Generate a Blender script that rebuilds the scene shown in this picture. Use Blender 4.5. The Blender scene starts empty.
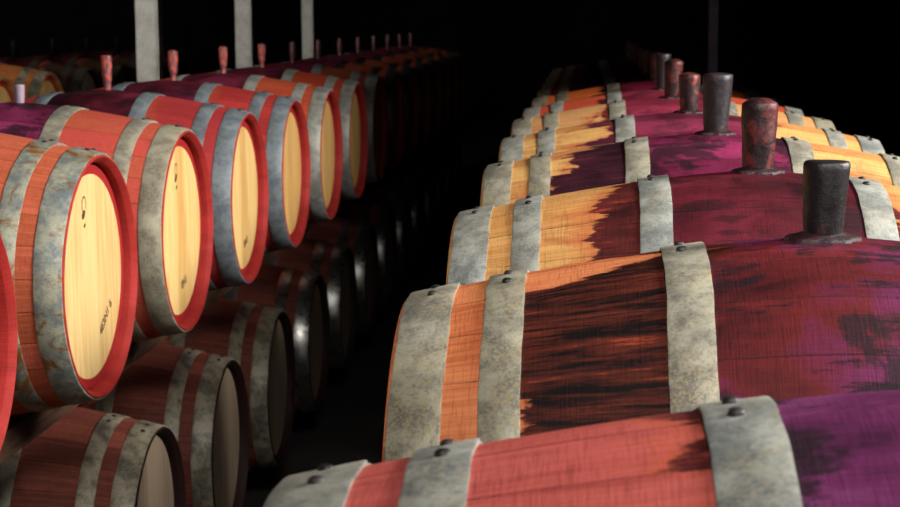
import bpy, bmesh, math, random
from mathutils import Vector, Matrix, noise as mnoise
PI = math.pi
random.seed(7)
COL = bpy.context.scene.collection
SC = bpy.context.scene

# ------------------------------------------------------------------ dimensions
H = 0.492            # half length of a barrel
RB = 0.3545           # bilge radius
RE = 0.2775          # radius at the chime
HEADX = 0.030        # depth of the head below the chime
CAMZ = 1.76
ZT = CAMZ - 0.578    # axis height, upper tier (left)
ZTR = CAMZ - 0.5968  # axis height, upper tier (right)
ZL = CAMZ - 1.3254   # axis height, lower tier
HOOPS = [(0.004, 0.0620), (0.1000, 0.1445), (0.2985, 0.3480)]   # axial span from the end

def rad(x):          # radius of the stave surface at axial position x (from centre)
    t = abs(x) / H
    return RB - (RB - RE) * t ** 1.48

# ------------------------------------------------------------------ helpers
def link(name, me, parent=None, mat=None):
    o = bpy.data.objects.new(name, me); COL.objects.link(o)
    if parent: o.parent = parent
    if mat is not None:
        if len(me.materials) == 0: me.materials.append(mat)
        o.material_slots[0].link = 'OBJECT'
        o.material_slots[0].material = mat
    return o

def mesh_from_bm(name, bm, smooth=True):
    me = bpy.data.meshes.new(name); bm.to_mesh(me); bm.free()
    for p in me.polygons: p.use_smooth = smooth
    return me

def tag(o, label=None, cat=None, group=None, kind=None):
    if label: o['label'] = label
    if cat: o['category'] = cat
    if group: o['group'] = group
    if kind: o['kind'] = kind
    return o

def srgb(r, g, b):
    def f(c):
        c /= 255.0
        return c / 12.92 if c <= 0.04045 else ((c + 0.055) / 1.055) ** 2.4
    return (f(r), f(g), f(b), 1.0)

class NT:
    """small wrapper for writing node trees"""
    def __init__(s, name):
        s.m = bpy.data.materials.new(name); s.m.use_nodes = True
        s.t = s.m.node_tree; s.t.nodes.clear()
        s.out = s.t.nodes.new('ShaderNodeOutputMaterial')
        s.b = s.t.nodes.new('ShaderNodeBsdfPrincipled')
        s.t.links.new(s.b.outputs[0], s.out.inputs[0])
    def n(s, ty, **kw):
        nd = s.t.nodes.new(ty)
        for k, v in kw.items(): setattr(nd, k, v)
        return nd
    def set(s, sock, v):
        if isinstance(v, bpy.types.NodeSocket): s.t.links.new(v, sock)
        else: sock.default_value = v
    def math(s, op, a, b=0.0, c=0.0, clamp=False):
        nd = s.n('ShaderNodeMath', operation=op, use_clamp=clamp)
        s.set(nd.inputs[0], a); s.set(nd.inputs[1], b); s.set(nd.inputs[2], c)
        return nd.outputs[0]
    def vec(s, x, y, z=0.0):
        nd = s.n('ShaderNodeCombineXYZ')
        for i, v in enumerate((x, y, z)): s.set(nd.inputs[i], v)
        return nd.outputs[0]
    def noise(s, v, scale=1.0, detail=4.0, rough=0.5, dist=0.0):
        nd = s.n('ShaderNodeTexNoise')
        s.set(nd.inputs['Vector'], v); s.set(nd.inputs['Scale'], scale); s.set(nd.inputs['Detail'], detail)
        s.set(nd.inputs['Roughness'], rough); s.set(nd.inputs['Distortion'], dist)
        return nd.outputs['Fac']
    def step(s, v, lo, hi):
        nd = s.n('ShaderNodeMapRange', interpolation_type='SMOOTHSTEP')
        s.set(nd.inputs[0], v); s.set(nd.inputs[1], lo); s.set(nd.inputs[2], hi)
        return nd.outputs[0]
    def mix(s, f, a, b, mode='MIX'):
        nd = s.n('ShaderNodeMix', data_type='RGBA', blend_type=mode)
        s.set(nd.inputs[0], f); s.set(nd.inputs[6], a); s.set(nd.inputs[7], b)
        return nd.outputs[2]
    def ramp(s, f, stops):
        nd = s.n('ShaderNodeValToRGB'); s.set(nd.inputs[0], f)
        e = nd.color_ramp.elements
        while len(e) < len(stops): e.new(0.5)
        for i, (p, c) in enumerate(stops): e[i].position = p; e[i].color = c
        return nd.outputs[0]
    def bump(s, h, strength=0.3, dist=0.002):
        nd = s.n('ShaderNodeBump'); s.set(nd.inputs['Height'], h)
        nd.inputs['Strength'].default_value = strength; nd.inputs['Distance'].default_value = dist
        s.t.links.new(nd.outputs[0], s.b.inputs['Normal'])

NST = 26
STW = 2 * PI / NST * 0.33

# ------------------------------------------------------------------ materials
def wood_mat(name, seed, wood, wood2, dark, wine, e1=(0.2, 0.2), e2=(0.16, 0.16), jag=0.10,
             down=0.0, rim=None, rough=0.62, bump=0.55, black=0.5, streak=0.5, darkamt=1.0, tint=srgb(176, 84, 50)):
    """staves.  wood/wood2: bare wood, dark: stained band (two colours), wine: three colours of the
    soaked middle.  e1/e2: half widths (left end, right end) of the stained / soaked zones."""
    N = NT(name)
    uv = N.n('ShaderNodeUVMap').outputs[0]
    sep = N.n('ShaderNodeSeparateXYZ'); N.set(sep.inputs[0], uv)
    X, V = sep.outputs[0], sep.outputs[1]
    sd = seed * 3.17
    left = N.math('LESS_THAN', X, 0.0)
    ax = N.math('ABSOLUTE', X)
    av = N.math('ABSOLUTE', V)
    E1 = N.math('ADD', e1[1], N.math('MULTIPLY', left, e1[0] - e1[1]))
    E2 = N.math('ADD', e2[1], N.math('MULTIPLY', left, e2[0] - e2[1]))
    # stave number
    sn = N.math('FLOOR', N.math('DIVIDE', V, STW))
    wn = N.n('ShaderNodeTexWhiteNoise', noise_dimensions='2D'); N.set(wn.inputs['Vector'], N.vec(sn, sd))
    sv = wn.outputs[0]
    grain = N.noise(N.vec(N.math('MULTIPLY', X, 5.0), N.math('MULTIPLY', V, 90.0), sd), 1.0, 6, 0.65)
    fine = N.noise(N.vec(N.math('MULTIPLY', X, 22.0), N.math('MULTIPLY', V, 420.0), sd + 2), 1.0, 4, 0.6)
    streakn = N.noise(N.vec(N.math('MULTIPLY', X, 7.0), N.math('MULTIPLY', V, 55.0), sd + 5), 1.0, 6, 0.7, 0.4)
    blot = N.noise(N.vec(N.math('MULTIPLY', X, 8.0), N.math('MULTIPLY', V, 11.0), sd + 9), 1.0, 6, 0.6, 0.7)
    big = N.noise(N.vec(N.math('MULTIPLY', X, 4.0), N.math('MULTIPLY', V, 6.0), sd + 13), 1.0, 5, 0.55, 0.4)
    saw = N.noise(N.vec(N.math('MULTIPLY', X, 520.0), N.math('MULTIPLY', V, 26.0), sd + 17), 1.0, 2, 0.5)
    # bare wood
    w = N.mix(N.step(N.math('ADD', grain, N.math('MULTIPLY', N.math('SUBTRACT', sv, 0.5), 0.35)), 0.3, 0.72), wood, wood2)
    w = N.mix(N.math('MULTIPLY', N.step(blot, 0.52, 0.75), 0.45), w, dark[0])
    # stained band
    jn = N.math('ADD', N.math('MULTIPLY', N.math('SUBTRACT', streakn, 0.5), jag * 1.8),
                N.math('MULTIPLY', N.math('SUBTRACT', blot, 0.5), jag * 2.2))
    jn = N.math('ADD', jn, N.math('MULTIPLY', N.math('SUBTRACT', sv, 0.5), jag * 0.8))
    jn = N.math('ADD', jn, N.math('MINIMUM', N.math('MULTIPLY', N.math('SUBTRACT', av, 0.09), down), 0.02))
    m1 = N.step(N.math('ADD', N.math('SUBTRACT', E1, ax), jn), -0.004, 0.006)
    st2 = N.noise(N.vec(N.math('MULTIPLY', X, 11.0), N.math('MULTIPLY', V, 190.0), sd + 25), 1.0, 4, 0.6)
    dm = N.math('ADD', N.math('MULTIPLY', streakn, streak), N.math('MULTIPLY', blot, 1 - streak))
    dm = N.math('ADD', N.math('MULTIPLY', dm, 0.72), N.math('MULTIPLY', st2, 0.28))
    mid = tuple((0.68 * p + 0.32 * q) * k for p, q, k in zip(dark[1][:3], dark[0][:3], (1, 1, 1.15))) + (1,)
    d = N.ramp(dm, [(0.44, dark[1]), (0.56, mid), (0.575, mid), (0.60, dark[0])])
    m0 = N.step(N.math('ADD', N.math('SUBTRACT', E1, ax), N.math('MULTIPLY', jn, 1.3)), -0.045, 0.004)
    w = N.mix(N.math('MULTIPLY', m0, 0.6), w, tint)
    c = N.mix(N.math('MULTIPLY', m1, darkamt), w, d)
    # wine soaked middle
    m2 = N.step(N.math('ADD', N.math('SUBTRACT', E2, ax), N.math('MULTIPLY', jn, 0.35)), -0.012, 0.012)
    wf = N.math('ADD', N.math('MULTIPLY', big, 0.65), N.math('MULTIPLY', blot, 0.35))
    wc = N.ramp(wf, [(0.34, wine[0]), (0.47, wine[1]), (0.56, wine[2]), (0.70, wine[1])])
    patch = N.noise(N.vec(N.math('MULTIPLY', X, 9.0), N.math('MULTIPLY', V, 9.0), sd + 21), 1.0, 7, 0.62, 0.5)
    pk = N.math('ADD', N.math('MULTIPLY', patch, 0.75), N.math('MULTIPLY', streakn, 0.25))
    wc = N.mix(N.math('MULTIPLY', N.step(pk, 0.50, 0.56), black), wc, (0.016, 0.009, 0.013, 1))
    wc = N.mix(N.math('MULTIPLY', N.step(N.math('ADD', streakn, N.math('MULTIPLY', N.math('SUBTRACT', blot, 0.5), 0.5)), 0.58, 0.66), black), wc, (0.012, 0.006, 0.010, 1))
    wc = N.mix(N.math('MULTIPLY', sv, 0.75), wc, N.mix(1.0, wc, (0.42, 0.36, 0.36, 1), 'MULTIPLY'))
    c = N.mix(m2, c, wc)
    # grain, joint lines, dirt
    c = N.mix(N.math('MULTIPLY', N.step(fine, 0.42, 0.70), 0.35), c, N.mix(1.0, c, (0.45, 0.35, 0.32, 1), 'MULTIPLY'))
    c = N.mix(N.math('MULTIPLY', N.step(saw, 0.50, 0.72), 0.42), c, N.mix(1.0, c, (0.40, 0.34, 0.34, 1), 'MULTIPLY'))
    fr = N.math('FRACT', N.math('DIVIDE', V, STW))
    jl = N.math('MINIMUM', fr, N.math('SUBTRACT', 1.0, fr))
    jl = N.math('SUBTRACT', 1.0, N.step(N.math('ADD', jl, N.math('MULTIPLY', N.math('SUBTRACT', grain, 0.5), 0.03)), 0.004, 0.018))
    jl = N.math('MULTIPLY', jl, N.step(blot, 0.36, 0.56))
    c = N.mix(N.math('MULTIPLY', jl, 0.75), c, (0.012, 0.005, 0.006, 1))
    if rim is not None:     # painted chime
        pr = N.step(ax, H - 0.046, H - 0.043)
        c = N.mix(pr, c, N.mix(N.step(blot, 0.4, 0.7), rim, N.mix(1.0, rim, (0.75, 0.7, 0.7, 1), 'MULTIPLY')))
    N.set(N.b.inputs['Base Color'], c)
    N.set(N.b.inputs['Roughness'], N.math('ADD', rough, N.math('MULTIPLY', N.math('SUBTRACT', blot, 0.5), 0.3)))
    N.b.inputs['Specular IOR Level'].default_value = 0.14
    hgt = N.math('ADD', N.math('MULTIPLY', grain, 0.6), N.math('MULTIPLY', fine, 0.35))
    hgt = N.math('ADD', hgt, N.math('MULTIPLY', saw, 0.25))
    hgt = N.math('ADD', hgt, N.math('MULTIPLY', streakn, 0.5))
    N.bump(hgt, bump, 0.004)
    return N.m

def metal_mat(name, seed, base, light, rust=0.0, rustcol=(0.25, 0.12, 0.03, 1), metallic=0.25, rough=0.5, yellow=0.3):
    N = NT(name)
    tc = N.n('ShaderNodeTexCoord').outputs['Object']
    mp = N.n('ShaderNodeMapping'); N.set(mp.inputs[0], tc); mp.inputs['Location'].default_value = (seed * 1.7, seed * 2.3, seed)
    P = mp.outputs[0]
    a = N.noise(P, 20, 8, 0.72, 0.25)
    b = N.noise(P, 260, 4, 0.7)
    cst = N.noise(P, 5, 4, 0.5, 0.5)
    c = N.mix(N.step(a, 0.38, 0.62), base, light)
    c = N.mix(N.math('MULTIPLY', N.math('MULTIPLY', N.step(b, 0.50, 0.60), N.step(cst, 0.38, 0.55)), yellow), c, srgb(176, 156, 108))
    c = N.mix(N.math('MULTIPLY', N.step(N.math('ADD', cst, N.math('MULTIPLY', N.math('SUBTRACT', b, 0.5), 0.3)), 0.55, 0.72), 0.4), c, N.mix(1.0, c, (0.35, 0.33, 0.3, 1), 'MULTIPLY'))
    c = N.mix(N.math('MULTIPLY', N.step(b, 0.50, 0.36), 0.45), c, N.mix(1.0, c, (0.38, 0.38, 0.38, 1), 'MULTIPLY'))
    if rust > 0:
        rn = N.noise(P, 10, 7, 0.68, 1.5)
        c = N.mix(N.step(rn, 0.62 - 0.14 * rust, 0.72 - 0.1 * rust), c, rustcol)
    vo = N.n('ShaderNodeTexNoise'); N.set(vo.inputs['Vector'], P); vo.inputs['Scale'].default_value = 110; vo.inputs['Detail'].default_value = 3
    N.set(N.b.inputs['Base Color'], c)
    N.b.inputs['Metallic'].default_value = metallic
    N.set(N.b.inputs['Roughness'], N.math('ADD', rough, N.math('MULTIPLY', N.math('SUBTRACT', a, 0.5), 0.35)))
    N.bump(N.math('ADD', N.math('MULTIPLY', vo.outputs[0], 0.8), N.math('MULTIPLY', b, 0.35)), 0.3, 0.003)
    return N.m

def head_mat(name, seed, board, board2, paint, painted=True):
    N = NT(name)
    tc = N.n('ShaderNodeTexCoord').outputs['Object']
    s = N.n('ShaderNodeSeparateXYZ'); N.set(s.inputs[0], tc)
    y, z = s.outputs[1], N.math('SUBTRACT', s.outputs[2], RB)
    r = N.math('SQRT', N.math('ADD', N.math('MULTIPLY', y, y), N.math('MULTIPLY', z, z)))
    g = N.noise(N.vec(N.math('MULTIPLY', y, 85.0), N.math('MULTIPLY', z, 4.5), seed * 2.1), 1.0, 5, 0.6, 0.3)
    st = N.noise(N.vec(N.math('MULTIPLY', y, 22.0), N.math('MULTIPLY', z, 3.2), seed * 2.1 + 4), 1.0, 4, 0.55, 0.3)
    bn = N.math('FLOOR', N.math('DIVIDE', N.math('ADD', y, 0.02), 0.075))
    wn = N.n('ShaderNodeTexWhiteNoise', noise_dimensions='2D'); N.set(wn.inputs['Vector'], N.vec(bn, seed))
    c = N.mix(N.step(N.math('ADD', g, N.math('MULTIPLY', N.math('SUBTRACT', wn.outputs[0], 0.5), 0.3)), 0.3, 0.75), board, board2)
    c = N.mix(N.math('MULTIPLY', N.step(st, 0.58, 0.78), 0.5), c, N.mix(1.0, board2, (0.62, 0.5, 0.36, 1), 'MULTIPLY'))
    fr = N.math('FRACT', N.math('DIVIDE', N.math('ADD', y, 0.02), 0.075))
    jl = N.math('MINIMUM', fr, N.math('SUBTRACT', 1.0, fr))
    c = N.mix(N.math('MULTIPLY', N.math('SUBTRACT', 1.0, N.step(jl, 0.005, 0.018)), 0.22), c, (0.12, 0.06, 0.02, 1))
    if painted:
        c = N.mix(N.step(r, 0.2330, 0.2345), c, paint)
    N.set(N.b.inputs['Base Color'], c)
    N.b.inputs['Roughness'].default_value = 0.55
    N.b.inputs['Specular IOR Level'].default_value = 0.3
    N.bump(g, 0.12, 0.002)
    return N.m

def bung_mat(name, seed, base, red, amt, tip):
    N = NT(name)
    tc = N.n('ShaderNodeTexCoord').outputs['Object']
    mp = N.n('ShaderNodeMapping'); N.set(mp.inputs[0], tc); mp.inputs['Location'].default_value = (seed, seed * 2, seed * .5)
    a = N.noise(mp.outputs[0], 32, 6, 0.65, 0.8)
    b = N.noise(mp.outputs[0], 120, 4, 0.7)
    c = N.mix(N.step(a, 0.62 - 0.22 * amt, 0.72 - 0.1 * amt), base, red)
    c = N.mix(N.math('MULTIPLY', N.step(b, 0.58, 0.72), 0.4), c, tip)
    N.set(N.b.inputs['Base Color'], c)
    N.set(N.b.inputs['Roughness'], N.math('ADD', 0.22, N.math('MULTIPLY', a, 0.5)))
    N.bump(N.math('ADD', a, N.math('MULTIPLY', b, 0.5)), 0.45, 0.004)
    return N.m

def flat_mat(name, base, base2, scale=3.0, rough=0.85, bump=0.3, stretch=(1, 1, 1), spec=0.2):
    N = NT(name)
    tc = N.n('ShaderNodeTexCoord').outputs['Object']
    mp = N.n('ShaderNodeMapping'); N.set(mp.inputs[0], tc); mp.inputs['Scale'].default_value = stretch
    a = N.noise(mp.outputs[0], scale, 8, 0.6, 0.3); b = N.noise(mp.outputs[0], scale * 9, 4, 0.6)
    N.set(N.b.inputs['Base Color'], N.mix(N.step(N.math('ADD', N.math('MULTIPLY', a, .7), N.math('MULTIPLY', b, .3)), 0.35, 0.65), base, base2))
    N.b.inputs['Roughness'].default_value = rough
    N.b.inputs['Specular IOR Level'].default_value = spec
    N.bump(N.math('ADD', a, N.math('MULTIPLY', b, 0.4)), bump, 0.004)
    return N.m

# ------------------------------------------------------------------ barrel meshes
def staves_mesh(sub=5, nx=26):
    """all staves with coopered joints, the rounded chime and the croze inside both ends"""
    bm = bmesh.new(); uvl = bm.loops.layers.uv.new('UVMap')
    prof = []          # (x, r, joint)
    RI = 0.2610
    prof += [(-H + 0.042, RI - 0.004, 0), (-H + HEADX, RI, 0), (-H + 0.0145, RI + 0.0005, 0), (-H + 0.0130, RI + 0.0012, 0), (-H + 0.0012, RI + 0.0108, 0.2), (-H, RI + 0.0120, .4), (-H, RE - 0.0035, .7), (-H + 0.0015, RE - 0.001, 1)]
    for i in range(1, nx):
        x = -H + 2 * H * i / nx; prof.append((x, rad(x), 1))
    for (x, r, j) in reversed(prof[:8]): prof.append((-x, r, j))
    cols = []
    for s in range(NST):
        for k in range(sub):
            f = k / sub
            if k == 0: cols.append((s, 0.0))
            else: cols.append((s, f))
    ang = []
    for s in range(NST):          # joint vertex plus two shoulders and the inside of the stave
        fr = [0.0, 0.012, 0.05, 0.27, 0.5, 0.73, 0.95, 0.988]
        for f in fr: ang.append(((s + f) / NST, f))
    grid = []
    for (x, r, j) in prof:
        row = []
        for (a, f) in ang:
            th = -PI + 2 * PI * a          # V runs from the bottom over the side to the top (0) and round
            # chord flattening and a crevice at the joint
            half = PI / NST
            flat = math.cos(half * 0.5) / math.cos((f - 0.5) * half * 1.0)
            rr = r * (0.75 + 0.25 * flat) - (0.0010 * j if f == 0.0 else 0)
            row.append(bm.verts.new((x, -rr * math.sin(th), RB + rr * math.cos(th))))
        grid.append(row)
    n = len(ang)
    for i in range(len(prof) - 1):
        for k in range(n):
            k2 = (k + 1) % n
            f = bm.faces.new((grid[i][k], grid[i + 1][k], grid[i + 1][k2], grid[i][k2]))
            a0 = ang[k][0]; a1 = ang[k2][0] if k2 else 1.0
            vals = ((prof[i][0], a0), (prof[i + 1][0], a0), (prof[i + 1][0], a1), (prof[i][0], a1))
            for lp, (xx, aa) in zip(f.loops, vals): lp[uvl].uv = (xx, (aa - 0.5) * 2 * PI * 0.33)
    bmesh.ops.recalc_face_normals(bm, faces=bm.faces)
    return mesh_from_bm('staves', bm)

def head_mesh(side):
    bm = bmesh.new(); n = 72; R = 0.2600
    x = side * (H - HEADX)
    c = bm.verts.new((x, 0, RB)); prev = None; rings = []
    for (r, dx) in ((0.12, 0), (0.2345, 0), (R - 0.005, 0), (R, side * -0.006), (R, side * -0.011)):
        rings.append([bm.verts.new((x + dx, r * math.cos(2 * PI * k / n), RB + r * math.sin(2 * PI * k / n))) for k in range(n)])
    for k in range(n): bm.faces.new((c, rings[0][k], rings[0][(k + 1) % n]))
    for a, b in zip(rings, rings[1:]):
        for k in range(n): bm.faces.new((a[k], b[k], b[(k + 1) % n], a[(k + 1) % n]))
    bmesh.ops.recalc_face_normals(bm, faces=bm.faces)
    me = mesh_from_bm('barrel_head', bm, False)
    if (me.polygons[0].normal.x > 0) != (side > 0): me.flip_normals()
    return me

LAP0, LAP1 = -0.030, 0.150      # where the hoop overlaps itself (metres round from the top, minus = far side)
def hoop_mesh(x0, x1, side, seed):
    """a strip of sheet steel that follows the taper, its end lapped over itself"""
    bm = bmesh.new(); n = 120; th = 0.0021
    rnd = random.Random(seed)
    ph = rnd.uniform(0, 6)
    xs = [-H + x0, -H + x0 + 0.002, (-2 * H + x0 + x1) / 2, -H + x1 - 0.002, -H + x1]
    if side > 0: xs = [-v for v in xs]
    def arc(a0, a1, n, lift, closed):
        rows = []
        for k in range(n + (0 if closed else 1)):
            t = a0 + (a1 - a0) * k / n
            w = 0.0007 * math.sin(3 * t + ph) + 0.0005 * math.sin(11 * t + ph * 2) + 0.0003 * math.sin(29 * t)
            ring = []
            for i, x in enumerate(xs):
                edge = i in (0, len(xs) - 1)
                xx = x + w
                lf = lift * (1 - k / n) ** 0.6 if not closed else 0.0
                r = rad(x) + 0.0004 + lf
                out = r + th - (0.0007 if edge else 0)
                ring.append(bm.verts.new((xx, -out * math.sin(t), RB + out * math.cos(t))))
            for i in (len(xs) - 1, 0):
                r = rad(xs[i]) - 0.001
                ring.append(bm.verts.new((xs[i] + w, -r * math.sin(t), RB + r * math.cos(t))))
            rows.append(ring)
        m = len(rows); L = len(rows[0])
        for k in range(m if closed else m - 1):
            a, b = rows[k], rows[(k + 1) % m]
            for i in range(L): bm.faces.new((a[i], b[i], b[(i + 1) % L], a[(i + 1) % L]))
        if not closed:
            bm.faces.new(rows[0]); bm.faces.new(list(reversed(rows[-1])))
    arc(0, 2 * PI, n, 0.0, True)
    rc = rad(xs[2])
    arc(LAP0 / rc, LAP1 / rc, 24, 0.0020, False)
    bmesh.ops.recalc_face_normals(bm, faces=bm.faces)
    me = mesh_from_bm('hoop', bm)
    me.set_sharp_from_angle(angle=math.radians(50))
    return me

def rivet_mesh(xc, v, side):
    bm = bmesh.new(); R = 0.0062
    x = side * (H - xc); rc = rad(x) + 0.0042; a = v / rc
    rnd = random.Random(int(xc * 1e4))
    x += rnd.uniform(-.003, .003)
    nrm = Vector((0, -math.sin(a), math.cos(a))); u = Vector((1, 0, 0)); w = nrm.cross(u)
    c = Vector((x, -rc * math.sin(a), RB + rc * math.cos(a))) ; n = 14
    rings = []
    for (rr, h) in ((1.0, -0.35), (1.0, 0.12), (0.86, 0.42), (0.55, 0.62)):
        rings.append([bm.verts.new(c + u * (R * rr * math.cos(2 * PI * k / n)) + w * (R * rr * math.sin(2 * PI * k / n)) + nrm * R * h) for k in range(n)])
    t = bm.verts.new(c + nrm * R * 0.68)
    for A, B in zip(rings, rings[1:]):
        for k in range(n): bm.faces.new((A[k], A[(k + 1) % n], B[(k + 1) % n], B[k]))
    for k in range(n): bm.faces.new((rings[-1][k], rings[-1][(k + 1) % n], t))
    bm.faces.new(list(reversed(rings[0])))
    bmesh.ops.recalc_face_normals(bm, faces=bm.faces)
    return mesh_from_bm('rivet', bm)

def bung_mesh(rtop, rbot, h, seed, dome=0.004, lean=0.0, neck=0.0):
    bm = bmesh.new(); n = 40
    prof = [(rbot * 0.9, -0.012), (rbot, 0.0)]
    for i in range(1, 9):
        f = i / 9
        r = rbot + (rtop - rbot) * (f ** (0.75 if neck == 0 else 0.5))
        if neck: r *= 1 - neck * math.exp(-((f - 0.02) / 0.22) ** 2)
        prof.append((r, f * h))
    prof += [(rtop * 0.995, h - 0.003), (rtop * 0.93, h), (rtop * 0.6, h + dome * 0.7), (rtop * 0.25, h + dome)]
    rings = []
    for (r, z) in prof:
        ring = []
        for k in range(n):
            a = 2 * PI * k / n
            d = 1 + 0.05 * mnoise.noise(Vector((math.cos(a) * 1.3, math.sin(a) * 1.3, z * 30 + seed * 5)))
            ring.append(bm.verts.new((r * d * math.cos(a) + lean * z, r * d * math.sin(a), 2 * RB - 0.001 + z)))
        rings.append(ring)
    t = bm.verts.new((lean * h, 0, 2 * RB - 0.001 + h + dome))
    for A, B in zip(rings, rings[1:]):
        for k in range(n): bm.faces.new((A[k], A[(k + 1) % n], B[(k + 1) % n], B[k]))
    for k in range(n): bm.faces.new((rings[-1][k], rings[-1][(k + 1) % n], t))
    bm.faces.new(list(reversed(rings[0])))
    bmesh.ops.recalc_face_normals(bm, faces=bm.faces)
    return mesh_from_bm('bung', bm)

def residue_mesh(R, seed):
    """crust of dried wine round the bung hole, a lumpy collar lying on the staves"""
    bm = bmesh.new(); n = 72; rows = []
    radii = (0.35, 0.62, 0.74, 0.86, 0.95, 1.0, 1.03)
    hh = (0.010, 0.0065, 0.0042, 0.0034, 0.0032, 0.0018, -0.0018)
    for rr, h0 in zip(radii, hh):
        row = []
        for k in range(n):
            a = 2 * PI * k / n
            w = 1 + 0.22 * mnoise.noise(Vector((math.cos(a) * 2.0, math.sin(a) * 2.0, seed))) + 0.09 * mnoise.noise(Vector((math.cos(a) * 9, math.sin(a) * 9, seed)))
            r = R * (rr if rr < 0.5 else rr * w)
            x = r * math.cos(a) * 1.25; y = r * math.sin(a)
            zz = math.sqrt(max(rad(x) ** 2 - y * y, 0)) + RB
            lump = 0.0016 * mnoise.noise(Vector((x * 190, y * 190, seed)))
            row.append(bm.verts.new((x, y, zz + h0 + (abs(lump) * 1.6 if 0.7 < rr < 1.02 else 0))))
        rows.append(row)
    for A, B in zip(rows, rows[1:]):
        for k in range(n): bm.faces.new((A[k], A[(k + 1) % n], B[(k + 1) % n], B[k]))
    bmesh.ops.recalc_face_normals(bm, faces=bm.faces)
    return mesh_from_bm('residue', bm)

STAVES = staves_mesh()
HEAD = {-1: head_mesh(-1), 1: head_mesh(1)}
HOOP = {}
for s in (-1, 1):
    for i, (a, b) in enumerate(HOOPS): HOOP[s, i] = hoop_mesh(a, b, s, i * 7 + s)
RIV = {}
RIVV = (-0.010, 0.036)
for s in (-1, 1):
    for i, (a, b) in enumerate(HOOPS):
        for q, v in enumerate(RIVV): RIV[s, i, q] = rivet_mesh((a + b) / 2, v, s)

# ------------------------------------------------------------------ material sets
RUST = srgb(120, 66, 24)
M_HOOP = metal_mat('hoop_steel', 1, srgb(122, 125, 121), srgb(168, 169, 161), yellow=0.5)
M_HOOP_B = metal_mat('hoop_steel_dusty', 4, srgb(122, 118, 106), srgb(170, 165, 146), yellow=0.7)
M_HOOP_C = metal_mat('hoop_steel_rusty', 8, srgb(112, 124, 124), srgb(170, 168, 146), rust=0.75, rustcol=srgb(126, 84, 40))
M_HOOP_D = metal_mat('hoop_steel_blue_grey', 12, srgb(104, 114, 122), srgb(140, 148, 152), yellow=0.1, rough=0.42)
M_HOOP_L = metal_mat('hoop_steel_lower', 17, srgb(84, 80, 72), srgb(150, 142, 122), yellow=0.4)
M_RIVET = metal_mat('rivet_iron', 3, srgb(34, 32, 32), srgb(64, 60, 58), metallic=0.5, yellow=0.05)
RED = srgb(154, 44, 40)
M_HEAD = [head_mat('head_boards_%s' % w, i * 3 + 1, c1, c2, srgb(146, 30, 32)) for i, (w, c1, c2) in enumerate((
    ('pale', srgb(212, 182, 124), srgb(188, 148, 90)), ('honey', srgb(220, 186, 122), srgb(196, 150, 86)), ('tan', srgb(212, 168, 102), srgb(184, 136, 78))))]
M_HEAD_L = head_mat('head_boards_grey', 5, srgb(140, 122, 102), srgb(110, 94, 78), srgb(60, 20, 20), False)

DK, PL = srgb(20, 8, 8), srgb(60, 20, 40)
W = {}
W['R0'] = wood_mat('staves_rose', 1, srgb(184, 88, 80), srgb(154, 64, 58), (srgb(128, 50, 44), srgb(34, 14, 14)), (srgb(30, 10, 26), srgb(100, 36, 80), srgb(124, 60, 106)), e1=(0.22, .2), e2=(0.165, .16), jag=0.08, black=0.9, down=0.15)
W['R1'] = wood_mat('staves_orange', 2, srgb(200, 120, 76), srgb(170, 88, 50), (srgb(140, 58, 36), srgb(16, 7, 7)), (srgb(30, 10, 16), srgb(98, 28, 30), srgb(102, 34, 74)), e1=(0.350, .3), e2=(0.165, .16), jag=0.05, down=1.8, black=0.85, streak=0.8)
W['R2'] = wood_mat('staves_tan_crimson', 3, srgb(208, 160, 98), srgb(188, 132, 74), (srgb(136, 50, 36), srgb(46, 16, 18)), (srgb(42, 12, 22), srgb(92, 24, 36), srgb(114, 34, 50)), e1=(0.235, .17), e2=(0.165, .17), jag=0.05, down=0.25, black=0.6)
W['R3'] = wood_mat('staves_tan_magenta', 11, srgb(210, 164, 98), srgb(186, 130, 76), (srgb(100, 40, 50), srgb(30, 10, 20)), (srgb(46, 16, 34), srgb(118, 32, 68), srgb(140, 44, 86)), e1=(0.30, .17), e2=(0.165, .17), jag=0.08, down=0.9, black=0.8)
W['R4'] = wood_mat('staves_yellow_magenta', 5, srgb(210, 164, 98), srgb(186, 130, 76), (srgb(136, 54, 56), srgb(58, 18, 36)), (srgb(74, 24, 44), srgb(118, 38, 62), srgb(138, 50, 76)), e1=(0.235, .17), e2=(0.165, .17), jag=0.09, down=0.3, black=0.4)
W['R5'] = wood_mat('staves_honey_rose', 6, srgb(204, 152, 98), srgb(184, 120, 72), (srgb(150, 62, 42), srgb(66, 22, 22)), (srgb(90, 26, 42), srgb(132, 40, 60), srgb(150, 52, 76)), e1=(0.22, .17), e2=(0.165, .17), jag=0.08, down=0.3, black=0.4)
W['R6'] = wood_mat('staves_vermilion', 7, srgb(196, 84, 56), srgb(172, 64, 42), (srgb(108, 38, 32), srgb(46, 16, 16)), (srgb(74, 20, 34), srgb(126, 36, 56), srgb(140, 46, 66)), e1=(0.21, .17), e2=(0.165, .17), jag=0.08, down=0.3)
W['R7'] = wood_mat('staves_amber', 8, srgb(216, 112, 50), srgb(190, 84, 34), (srgb(60, 22, 20), srgb(24, 8, 10)), (srgb(30, 10, 18), srgb(120, 28, 52), srgb(150, 40, 70)), e1=(0.27, .25), e2=(0.165, .17), jag=0.12, down=0.3)
W['R8'] = wood_mat('staves_far_shaded', 9, srgb(110, 54, 38), srgb(80, 36, 26), (srgb(50, 20, 18), srgb(16, 8, 8)), (srgb(20, 8, 12), srgb(60, 20, 26), srgb(90, 34, 40)), e1=(0.34, .25), e2=(0.165, .17), jag=0.14, down=0.3)  # far barrels out of the light: their shade is put into the wood colour
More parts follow.
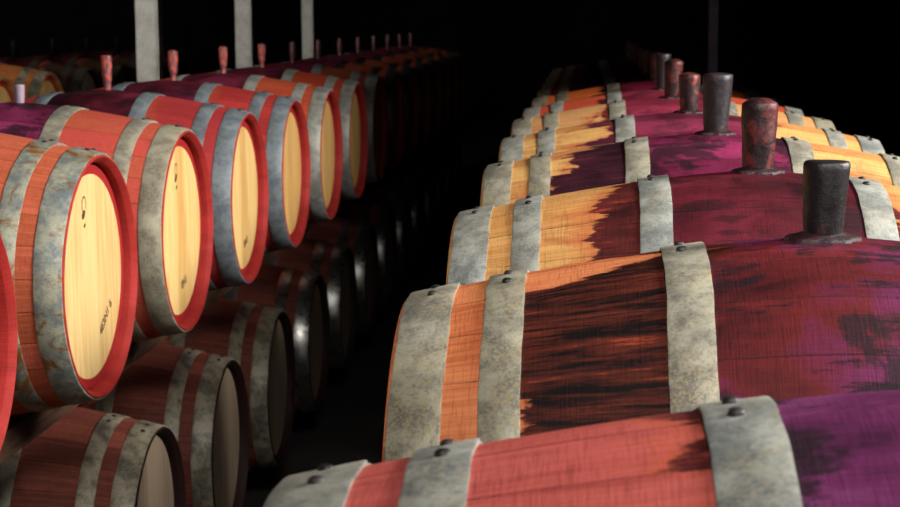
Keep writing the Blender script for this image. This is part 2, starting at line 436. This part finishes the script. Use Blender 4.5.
def lw(key, name, seed, wood, wood2, wine, e=0.165, **k):
    W[key] = wood_mat(name, seed, wood, wood2, (k.pop('d', srgb(140, 40, 36)), srgb(60, 16, 20)), wine, e1=(e + 0.02, e + 0.02), e2=(e, e), jag=0.03, rim=RED, **k)
PURP = (srgb(40, 14, 26), srgb(124, 40, 78), srgb(150, 54, 98))
MARO = (srgb(30, 8, 14), srgb(84, 24, 36), srgb(120, 38, 62))
lw('L0', 'staves_salmon', 21, srgb(200, 98, 76), srgb(172, 74, 58), PURP)
lw('L1', 'staves_coral', 22, srgb(200, 100, 76), srgb(170, 84, 52), PURP)
lw('L2', 'staves_scarlet', 23, srgb(190, 76, 66), srgb(180, 86, 62), PURP, black=0.8)
lw('L3', 'staves_cherry', 24, srgb(178, 60, 60), srgb(156, 50, 50), MARO, black=0.7)
lw('L4', 'staves_red', 25, srgb(180, 60, 54), srgb(158, 48, 46), MARO, black=0.6)
lw('L5', 'staves_orange_red', 26, srgb(190, 84, 54), srgb(170, 66, 44), MARO, black=0.6)
lw('L6', 'staves_brick', 27, srgb(190, 74, 44), srgb(164, 56, 36), MARO, black=0.6)
lw('L7', 'staves_dull_brick', 28, srgb(170, 84, 56), srgb(134, 60, 42), MARO, black=0.6)
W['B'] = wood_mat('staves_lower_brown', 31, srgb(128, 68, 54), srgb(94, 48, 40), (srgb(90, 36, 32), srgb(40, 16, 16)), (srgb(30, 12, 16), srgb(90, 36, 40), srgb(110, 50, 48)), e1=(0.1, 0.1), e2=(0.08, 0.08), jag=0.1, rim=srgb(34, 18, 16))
W['F'] = wood_mat('staves_rear_amber', 33, srgb(196, 128, 70), srgb(160, 92, 48), (srgb(110, 46, 26), srgb(40, 16, 16)), MARO, e1=(0.2, 0.2), e2=(0.16, 0.16), jag=0.05)

M_HOOP_FAR = metal_mat('hoop_steel_polished', 23, srgb(150, 150, 146), srgb(190, 188, 180), metallic=0.95, rough=0.30, yellow=0.1)
M_HOOP_DK = metal_mat('hoop_steel_shaded', 29, srgb(34, 32, 30), srgb(60, 56, 50))  # hoop steel darkened to stand for shade on the rear row
M_HEAD_DK = head_mat('head_boards_dark', 6, srgb(92, 74, 52), srgb(70, 54, 38), srgb(30, 20, 18), False)  # head boards darkened to stand for shade on the rear row
W['F2'] = wood_mat('staves_rear_shaded', 35, srgb(70, 44, 30), srgb(50, 30, 22), (srgb(50, 24, 18), srgb(20, 10, 10)), MARO, e1=(0.2, 0.2), e2=(0.16, 0.16), jag=0.05, rim=srgb(30, 18, 16))  # rear barrels' lack of light painted as darker wood
BM_DARK = bung_mat('bung_black', 1, srgb(16, 11, 13), srgb(60, 16, 22), 0.25, srgb(60, 52, 56))
BM_SILHOUETTE = bung_mat('bung_silhouette', 9, srgb(8, 7, 8), srgb(14, 9, 9), 0.2, srgb(16, 14, 14))  # black so the rear bungs read as unlit silhouettes
for nd in BM_SILHOUETTE.node_tree.nodes:
    if nd.type == 'BSDF_PRINCIPLED': nd.inputs['Specular IOR Level'].default_value = 0.03
BM_RED = bung_mat('bung_wine_red', 2, srgb(30, 14, 17), srgb(98, 30, 28), 0.7, srgb(90, 74, 80))
BM_GREY = bung_mat('bung_grey', 3, srgb(34, 28, 33), srgb(66, 28, 34), 0.4, srgb(104, 94, 102))
BM_LEFT = bung_mat('bung_speckled', 7, srgb(92, 52, 60), srgb(196, 78, 48), 0.9, srgb(150, 120, 130))
BM_ORANGE = bung_mat('bung_rust', 4, srgb(40, 22, 25), srgb(136, 52, 34), 0.6, srgb(140, 110, 120))
BM_FAR = bung_mat('bung_pale', 5, srgb(150, 130, 146), srgb(150, 60, 70), 0.3, srgb(200, 190, 200))
M_RES = flat_mat('wine_crust', srgb(20, 8, 11), srgb(52, 16, 22), 60, 0.5, 0.9, spec=0.5)
M_INK = flat_mat('brand_ink', srgb(58, 44, 34), srgb(84, 62, 46), 90, 0.8, 0.1)

BUNG = {}
def bung(key, *a, **k):
    BUNG[key] = bung_mesh(*a, **k)
bung('R1', .0265, .0215, .089, 1, dome=.001, lean=0.03)
bung('R2', .0300, .0235, .112, 2, dome=.008, lean=0.02)
bung('R3', .0325, .0240, .126, 3, dome=.003, lean=0.03)
bung('R4', .0290, .0220, .098, 4, dome=.006, lean=0.0)
bung('R5', .0300, .0200, .112, 5, dome=.008, lean=0.06)
bung('R6', .0280, .0170, .125, 6, dome=.002, lean=0.04)
bung('far', .0270, .0190, .110, 7, dome=.004)
bung('L2', .0210, .0180, .050, 8, dome=.001)
bung('L3', .0240, .0190, .112, 9, dome=.001, lean=-0.02, neck=0.25)
bung('L4', .0260, .0190, .110, 10, dome=.004, neck=0.5)
RESM = residue_mesh(0.034, 3); RESM2 = residue_mesh(0.033, 8)

# ------------------------------------------------------------------ one barrel
def make_barrel(x, y, z, label, group, wood, hoop, head, rivets=False, bkey='far', bmat=None, res=None,
                roll=0.0, hoopmats=None, headmats=None, bdx=0.0, bsc=1.0, yaw=0.0):
    root = bpy.data.objects.new('wine_barrel', None); COL.objects.link(root)
    root.location = (x, y - H * math.sin(yaw), z - RB); root.rotation_euler = (0, 0, yaw); root.empty_display_size = 0.2
    tag(root, label, 'barrel', group)
    link('staves', STAVES, root, wood)
    for s in (-1, 1):
        link('barrel_head', HEAD[s], root, headmats[s] if headmats else head)
        for i in range(3):
            hm = hoopmats[i] if hoopmats else hoop
            h = link('hoop', HOOP[s, i], root, hm)
            a = roll + random.uniform(-0.05, 0.05)
            h.matrix_basis = Matrix.Translation((0, 0, RB)) @ Matrix.Rotation(a, 4, 'X') @ Matrix.Translation((0, 0, -RB))
            if rivets:
                for q in (0, 1): link('rivet', RIV[s, i, q], h, M_RIVET)
    if bkey:
        b = link('bung', BUNG[bkey], root, bmat); b.location.x = bdx; b.scale = (bsc, bsc, 1)
        if res: link('residue', res, b, M_RES)
    return root

def ink(parent, text, size, y, z, rot, side=1, name='stamp'):
    cu = bpy.data.curves.new('stamp_curve', 'FONT'); cu.body = text; cu.size = size; cu.extrude = 0.0003; cu.offset = 0.0004
    to = bpy.data.objects.new('stamp_tmp', cu); COL.objects.link(to)
    bpy.context.view_layer.update()
    me = bpy.data.meshes.new_from_object(to.evaluated_get(bpy.context.evaluated_depsgraph_get()))
    bpy.data.objects.remove(to); bpy.data.curves.remove(cu)
    me.transform(Matrix.Rotation(rot, 4, 'Z'))
    # local text plane XY -> head plane YZ, facing +x
    me.transform(Matrix(((0, 0, 1, H - HEADX + 0.0004), (1, 0, 0, y), (0, 1, 0, RB + z), (0, 0, 0, 1))))
    me.materials.clear(); me.materials.append(M_INK)
    o = bpy.data.objects.new(name, me); COL.objects.link(o); o.parent = parent
    return o

def tap_mark(parent, y, z, closed):
    """burnt loop, plug and drip near the top of a head"""
    bm = bmesh.new(); x = H - HEADX
    n = 28
    for k in range(n if closed else 22):
        a0 = 2 * PI * k / n - 0.6; a1 = 2 * PI * (k + 1) / n - 0.6
        w0 = 0.0022 + 0.0014 * abs(math.sin(a0 * 0.5)); vs = []
        for (a, r) in ((a0, .016 - w0), (a0, .016), (a1, .016), (a1, .016 - w0)):
            for dx in (0.0, 0.0006): vs.append(bm.verts.new((x + dx, y + r * math.cos(a), RB + z + 1.25 * r * math.sin(a))))
        bm.faces.new((vs[1], vs[3], vs[5], vs[7])); bm.faces.new((vs[0], vs[1], vs[3], vs[2])); bm.faces.new((vs[4], vs[5], vs[7], vs[6]))
    for (cy, cz, ry, rz) in ((-0.004, -0.022, .013, .009), (0.001, -0.047, .007, .004)):
        m = 18; A = []; B = []
        for k in range(m):
            a = 2 * PI * k / m; w = 1 + .3 * mnoise.noise(Vector((math.cos(a) * 2, math.sin(a) * 2, cz * 50)))
            yy = y + cy + ry * w * math.cos(a); zz = RB + z + cz + rz * w * math.sin(a) + 0.35 * ry * w * math.cos(a)
            A.append(bm.verts.new((x, yy, zz))); B.append(bm.verts.new((x + 0.001, y + cy + 0.8 * (yy - y - cy), zz)))
        for k in range(m): bm.faces.new((A[k], A[(k + 1) % m], B[(k + 1) % m], B[k]))
        bm.faces.new(B)
    bmesh.ops.recalc_face_normals(bm, faces=bm.faces)
    me = mesh_from_bm('tap_mark', bm, False); me.materials.append(M_INK)
    o = bpy.data.objects.new('tap_mark', me); COL.objects.link(o); o.parent = parent

# ------------------------------------------------------------------ right-hand stack
XR = -0.2014 + 0.475
ry = [1.127, 1.961, 2.786, 3.664, 4.502, 5.324, 6.106, 6.873]
rdx = [0, .008, .005, .002, -.004, -.009, -.005, .003]
while len(ry) < 13: ry.append(ry[-1] + 0.80); rdx.append(0)
ORD = ['nearest', 'second', 'third', 'fourth', 'fifth', 'sixth', 'seventh', 'eighth', 'ninth', 'tenth', 'eleventh', 'twelfth', 'thirteenth', 'fourteenth', 'fifteenth']
GR = 'wine-stained barrels in the right-hand row'
rl = ['rose-red barrel with purple middle cut off by the bottom edge, frontmost on the right',
      'orange and black-stained barrel with purple middle and short straight black bung',
      'tan barrel with crimson middle and domed dark red bung, third from front on right',
      'tan barrel with large dark purple stain and tall grey-sided bung, fourth from front on right',
      'yellow barrel with rosy magenta middle and rust-red bung, fifth from front on right',
      'honey-coloured barrel with rose middle and leaning domed bung, sixth from front on right',
      'vermilion-ended barrel with slim pale-sided bung, seventh from front on right']
rb = [(None, BM_DARK), ('R1', BM_DARK), ('R2', BM_RED), ('R3', BM_GREY), ('R4', BM_ORANGE), ('R5', BM_RED), ('R6', BM_GREY)]
for i, y in enumerate(ry):
    lab = rl[i] if i < len(rl) else ('amber-ended dim barrel, eighth from front in the right-hand row' if i == 7 else 'dark barrel fading into shadow, %s from front in the right-hand row' % ORD[i])
    bk, bmt = rb[i] if i < len(rb) else ('far', BM_RED)
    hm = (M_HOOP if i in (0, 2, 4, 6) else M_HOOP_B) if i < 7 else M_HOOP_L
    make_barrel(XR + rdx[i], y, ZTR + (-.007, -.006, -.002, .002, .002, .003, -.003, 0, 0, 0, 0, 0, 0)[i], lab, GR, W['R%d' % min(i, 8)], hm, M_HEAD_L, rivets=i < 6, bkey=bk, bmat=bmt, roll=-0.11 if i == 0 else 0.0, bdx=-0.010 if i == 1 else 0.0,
                res=RESM if i < 4 else RESM2)
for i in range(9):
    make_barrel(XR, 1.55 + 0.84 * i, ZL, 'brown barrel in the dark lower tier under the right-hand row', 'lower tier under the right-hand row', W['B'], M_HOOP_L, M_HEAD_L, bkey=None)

# ------------------------------------------------------------------ left-hand stack
XL = -1.0930 - H
ly = [2.875, 3.764, 4.618, 5.497, 6.398, 7.305, 8.191, 9.061]
while len(ly) < 15: ly.append(ly[-1] + 0.88)
GL = 'red-rimmed barrels in the upper left row'
ll = ['red-rimmed barrel cut off by the left edge of the picture',
      'coral barrel with rust-streaked hoops and large pale head, nearest full head on left',
      'scarlet barrel with purple middle and stained pale head, second full head on left',
      'cherry-red barrel with blue-grey hoops, third full head on left',
      'red barrel with blue-grey hoops and tan head, fourth full head on left',
      'orange-red barrel with shiny hoops and narrow visible head, fifth full head on left',
      'brick-red barrel with shiny hoops, sixth full head on left',
      'dull brick barrel, seventh and last clearly lit head on left']
lb = [('L3', BM_LEFT), ('L2', BM_FAR), ('L2', BM_FAR), ('L3', BM_LEFT), ('L4', BM_LEFT), ('L4', BM_LEFT), ('L4', BM_LEFT)]
for i, y in enumerate(ly):
    lab = ll[i] if i < 8 else 'barrel lost in the dark, %s along the upper left row' % ORD[i]
    bk, bmt = lb[i] if i < len(lb) else ('L4', BM_RED)
    hm = [M_HOOP_D, M_HOOP_C, M_HOOP_B, M_HOOP_D, M_HOOP_D][i] if i < 5 else M_HOOP if i < 8 else M_HOOP_FAR
    hms = [M_HOOP_C, M_HOOP_C, M_HOOP_D] if i == 1 else None
    o = make_barrel(XL, y, ZT, lab, GL, W['L%d' % min(i, 7)], hm, M_HEAD[0 if i < 2 else 1 if i < 4 else 2], rivets=i < 5, bkey=bk, bmat=bmt, hoopmats=hms, bdx=0.018, bsc=0.72, roll=-0.1, yaw=math.radians(-1.3))
    hd = [c for c in o.children if c.name.startswith('barrel_head')][1]
    if i == 1:
        ink(hd, '4E3N1', 0.030, 0.062, -0.150, 0.62); ink(hd, '6', 0.032, 0.138, -0.098, 0.62)
        tap_mark(hd, -0.035, 0.168, False)
    elif i == 2:
        ink(hd, '0N1', 0.034, 0.010, -0.168, 0.25); tap_mark(hd, -0.020, 0.170, True)
    elif i == 3: ink(hd, 'BN1', 0.034, 0.010, -0.168, 0.25)
BY = [3.34, 4.226, 5.117, 6.014, 6.897]
while len(BY) < 14: BY.append(BY[-1] + 0.88)
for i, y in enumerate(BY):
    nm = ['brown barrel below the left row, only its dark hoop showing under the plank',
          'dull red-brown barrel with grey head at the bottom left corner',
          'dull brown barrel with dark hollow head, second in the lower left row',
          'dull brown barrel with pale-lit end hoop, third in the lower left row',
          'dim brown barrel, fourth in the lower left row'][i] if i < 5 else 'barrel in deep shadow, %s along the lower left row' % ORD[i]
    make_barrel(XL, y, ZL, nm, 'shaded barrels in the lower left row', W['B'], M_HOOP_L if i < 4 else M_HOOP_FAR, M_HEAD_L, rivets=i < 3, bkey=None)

# ------------------------------------------------------------------ third row behind on the far left
XF = -3.10 - H
FY = [8.1, 8.92, 9.73, 10.53, 11.33, 12.13, 12.93]
for i, y in enumerate(FY):
    nm = '%s barrel in the dark rear row at far left, %s in that row' % ('amber' if i < 3 else 'shaded', ORD[i])
    make_barrel(XF, y, ZT, nm, 'barrels in the rear row at far left', W['F' if i < 3 else 'F2'], M_HOOP_L if i < 3 else M_HOOP_DK, M_HEAD[2] if i < 3 else M_HEAD_DK, bkey='far', bmat=BM_SILHOUETTE)
for i in range(6):
    make_barrel(XF, 8.5 + 0.81 * i, ZL, 'barrel in the hidden lower tier of the rear row at far left', 'lower tier of the rear row at far left', W['F'], M_HOOP_L, M_HEAD_L, bkey=None)

# ------------------------------------------------------------------ wooden rails
M_RAIL = flat_mat('rail_wood', srgb(52, 36, 28), srgb(84, 58, 44), 5, 0.8, 0.5, stretch=(6, 1, 14))
def rail(x, w, z0, z1, y0, y1, label, group):
    bm = bmesh.new()
    n = 40
    vs = []
    for k in range(n + 1):
        yy = y0 + (y1 - y0) * k / n
        j = 0.002 * mnoise.noise(Vector((yy * 3, x * 9, z0)))
        vs.append([bm.verts.new((x + sx * w / 2 + j, yy, z)) for sx, z in ((-1, z0), (1, z0), (1, z1), (-1, z1))])
    for a, b in zip(vs, vs[1:]):
        for i in range(4): bm.faces.new((a[i], a[(i + 1) % 4], b[(i + 1) % 4], b[i]))
    bm.faces.new(list(reversed(vs[0]))); bm.faces.new(vs[-1])
    bmesh.ops.recalc_face_normals(bm, faces=bm.faces)
    bmesh.ops.bevel(bm, geom=[e for e in bm.edges if e.is_manifold and e.calc_face_angle() > 0.8], offset=0.006, segments=2, affect='EDGES')
    me = mesh_from_bm('rail', bm, False); me.materials.append(M_RAIL)
    o = bpy.data.objects.new('wooden_rail', me); COL.objects.link(o)
    tag(o, label, 'rail', group)
def rails(xc, zt, y0, y1, where):
    ins = 0.250; w = 0.08
    x = H - ins
    r = rad(x - w / 2) + 0.004                     # contact at the inner edge
    for s, sn in ((-1, 'left'), (1, 'right')):
        rail(xc + s * x, w, ZL + r - .003, zt - r - .003, y0, y1, 'rough wooden plank between the two tiers of the %s, %s-hand end' % (where, sn), 'planks between tiers')
        rail(xc + s * x, w, 0.0, ZL - r, y0, y1, 'wooden sleeper on the floor under the %s, %s-hand end' % (where, sn), 'sleepers on the floor')
rails(XR, ZTR, 0.7, 10.9, 'right stack')
rails(XL, ZT, 2.5, 15.5, 'left stack')
rails(XF, ZT, 7.8, 13.3, 'rear stack')

# ------------------------------------------------------------------ pillars
M_CONC = flat_mat('concrete', srgb(188, 184, 174), srgb(150, 146, 136), 6, 0.85, 0.4)
M_CONC_D = flat_mat('concrete_dim', srgb(120, 112, 116), srgb(92, 86, 90), 6, 0.9, 0.4)
M_PIL_D = flat_mat('concrete_shaded', srgb(92, 80, 88), srgb(70, 62, 68), 6, 0.9, 0.4)  # darker copy of the concrete, with the far pillar's shade in its colour
def pillar(x, y, w, label, mat=None):
    bm = bmesh.new()
    bmesh.ops.create_cube(bm, size=1, matrix=Matrix.Translation((0, 0, 2.45)) @ Matrix.Diagonal((w, w, 4.9, 1)))
    bmesh.ops.bevel(bm, geom=[e for e in bm.edges if abs((e.verts[0].co - e.verts[1].co).z) > 1], offset=0.012, segments=2, affect='EDGES')
    me = mesh_from_bm('pillar', bm, False); me.materials.append(mat or M_CONC)
    o = bpy.data.objects.new('concrete_pillar', me); COL.objects.link(o); o.location = (x, y, 0)
    tag(o, label, 'pillar', 'square concrete pillars')
pillar(-2.912 + .0735, 10.99, 0.147, 'pale square concrete pillar, nearest and widest of those behind the left row')
pillar(-2.912 + .0675, 14.15, 0.135, 'pale square concrete pillar, second of those behind the left row')
pillar(-2.912 + .0575, 17.5, 0.115, 'thin dim grey pillar, farthest of those behind the left row')
pillar(1.49, 20.4, 0.11, 'thin dark pillar far behind the right-hand bungs', M_PIL_D)

# ------------------------------------------------------------------ room
def slab(name, x0, x1, y0, y1, z0, z1, mat):
    bm = bmesh.new()
    bmesh.ops.create_cube(bm, size=1, matrix=Matrix.Translation(((x0 + x1) / 2, (y0 + y1) / 2, (z0 + z1) / 2)) @ Matrix.Diagonal((x1 - x0, y1 - y0, z1 - z0, 1)))
    me = mesh_from_bm(name, bm, False); me.materials.append(mat)
    o = bpy.data.objects.new(name, me); COL.objects.link(o); tag(o, kind='structure'); return o
M_FLOOR = flat_mat('floor_earth', srgb(44, 40, 38), srgb(30, 28, 27), 2, 0.9, 0.3)
M_WALL = flat_mat('wall_plaster', srgb(120, 98, 112), srgb(96, 80, 92), 1.5, 0.95, 0.2, spec=0.05)
M_BLACK = flat_mat('wall_unlit', srgb(14, 13, 13), srgb(9, 9, 9), 1.5, 0.95, 0.2, spec=0.05)  # shade of the unlit room put into a near-black wall colour
X0, X1, Y0, Y1, ZC = -7.0, 5.0, -3.2, 32.0, 4.9
slab('floor', X0, X1, Y0, Y1, -0.1, 0, M_FLOOR)
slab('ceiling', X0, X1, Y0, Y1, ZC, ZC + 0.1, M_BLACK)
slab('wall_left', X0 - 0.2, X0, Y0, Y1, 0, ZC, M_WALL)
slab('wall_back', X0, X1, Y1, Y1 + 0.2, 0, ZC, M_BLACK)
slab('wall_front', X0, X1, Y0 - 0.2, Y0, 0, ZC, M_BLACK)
# right wall with a tall window opening
WY0, WY1, WZ0, WZ1 = 1.7, 3.9, 3.30, 4.65
slab('light_blocker', 1.6, 1.8, 5.6, Y1, 0, ZC, M_BLACK)  # added black partition that cuts the window light off the far barrels
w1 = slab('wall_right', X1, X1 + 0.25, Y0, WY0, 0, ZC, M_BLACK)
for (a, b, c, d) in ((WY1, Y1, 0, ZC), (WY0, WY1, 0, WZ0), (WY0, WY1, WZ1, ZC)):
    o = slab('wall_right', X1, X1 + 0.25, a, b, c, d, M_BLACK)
fr = slab('window_1', X1 + 0.1, X1 + 0.14, WY0, WY0 + 0.05, WZ0, WZ1, M_CONC_D)

# ------------------------------------------------------------------ light
def area(name, loc, target, sx, sy, power, color, spread=180):
    l = bpy.data.lights.new(name, 'AREA'); l.shape = 'RECTANGLE'; l.size = sx; l.size_y = sy
    l.energy = power; l.color = color; l.spread = math.radians(spread)
    o = bpy.data.objects.new(name, l); COL.objects.link(o); o.location = loc
    o.rotation_euler = (Vector(target) - Vector(loc)).to_track_quat('-Z', 'Y').to_euler()
    return o
area('window_daylight', (X1 + 0.05, (WY0 + WY1) / 2, (WZ0 + WZ1) / 2), (-0.6, 4.0, 1.1), WY1 - WY0, WZ1 - WZ0, 600, (1.0, 0.97, 0.93), 140)
area('fill_behind_camera', (-4.0, -3.0, 2.6), (-3.0, 12, 1.9), 1.0, 1.4, 30, (1.0, 0.98, 0.95), 28)  # added narrow light for the pillars and far left; no doorway built
area('fill_behind_camera', (-0.2, -3.1, 1.9), (-0.5, 6, 1.0), 0.7, 1.1, 9, (1.0, 0.98, 0.95), 120)  # added weak fill for barrel sides and hoop glints; no doorway built
area('overhead_fill', (0.8, -1.2, 4.3), (0.2, 2.6, 1.2), 0.9, 0.9, 15, (1.0, 0.98, 0.95), 44)  # added fill from above for the near right-hand barrels; no roof opening

wd = bpy.data.worlds.new('world'); SC.world = wd; wd.use_nodes = True
wd.node_tree.nodes['Background'].inputs[0].default_value = (0.02, 0.022, 0.024, 1)
wd.node_tree.nodes['Background'].inputs[1].default_value = 0.1

# ------------------------------------------------------------------ camera
fw = Vector((-0.0787953, 0.987576, -0.13595932)); rt = Vector((0.99685687, 0.07918198, -0.00256996)); up = Vector((-0.00822749, 0.13573448, 0.99071109))
cd = bpy.data.cameras.new('camera'); cam = bpy.data.objects.new('camera', cd); COL.objects.link(cam)
cam.matrix_world = Matrix(((rt.x, up.x, -fw.x, 0), (rt.y, up.y, -fw.y, 0), (rt.z, up.z, -fw.z, CAMZ), (0, 0, 0, 1)))
cd.sensor_width = 36; cd.lens = 1701.67 / 900 * 36; cd.clip_start = 0.05; cd.clip_end = 100
cd.dof.use_dof = True; cd.dof.focus_distance = 2.3; cd.dof.aperture_fstop = 15
SC.camera = cam
SC.view_settings.view_transform = 'Standard'; SC.view_settings.look = 'None'
SC.view_settings.exposure = 0.0; SC.view_settings.gamma = 1.0; SC.view_settings.use_curve_mapping = False
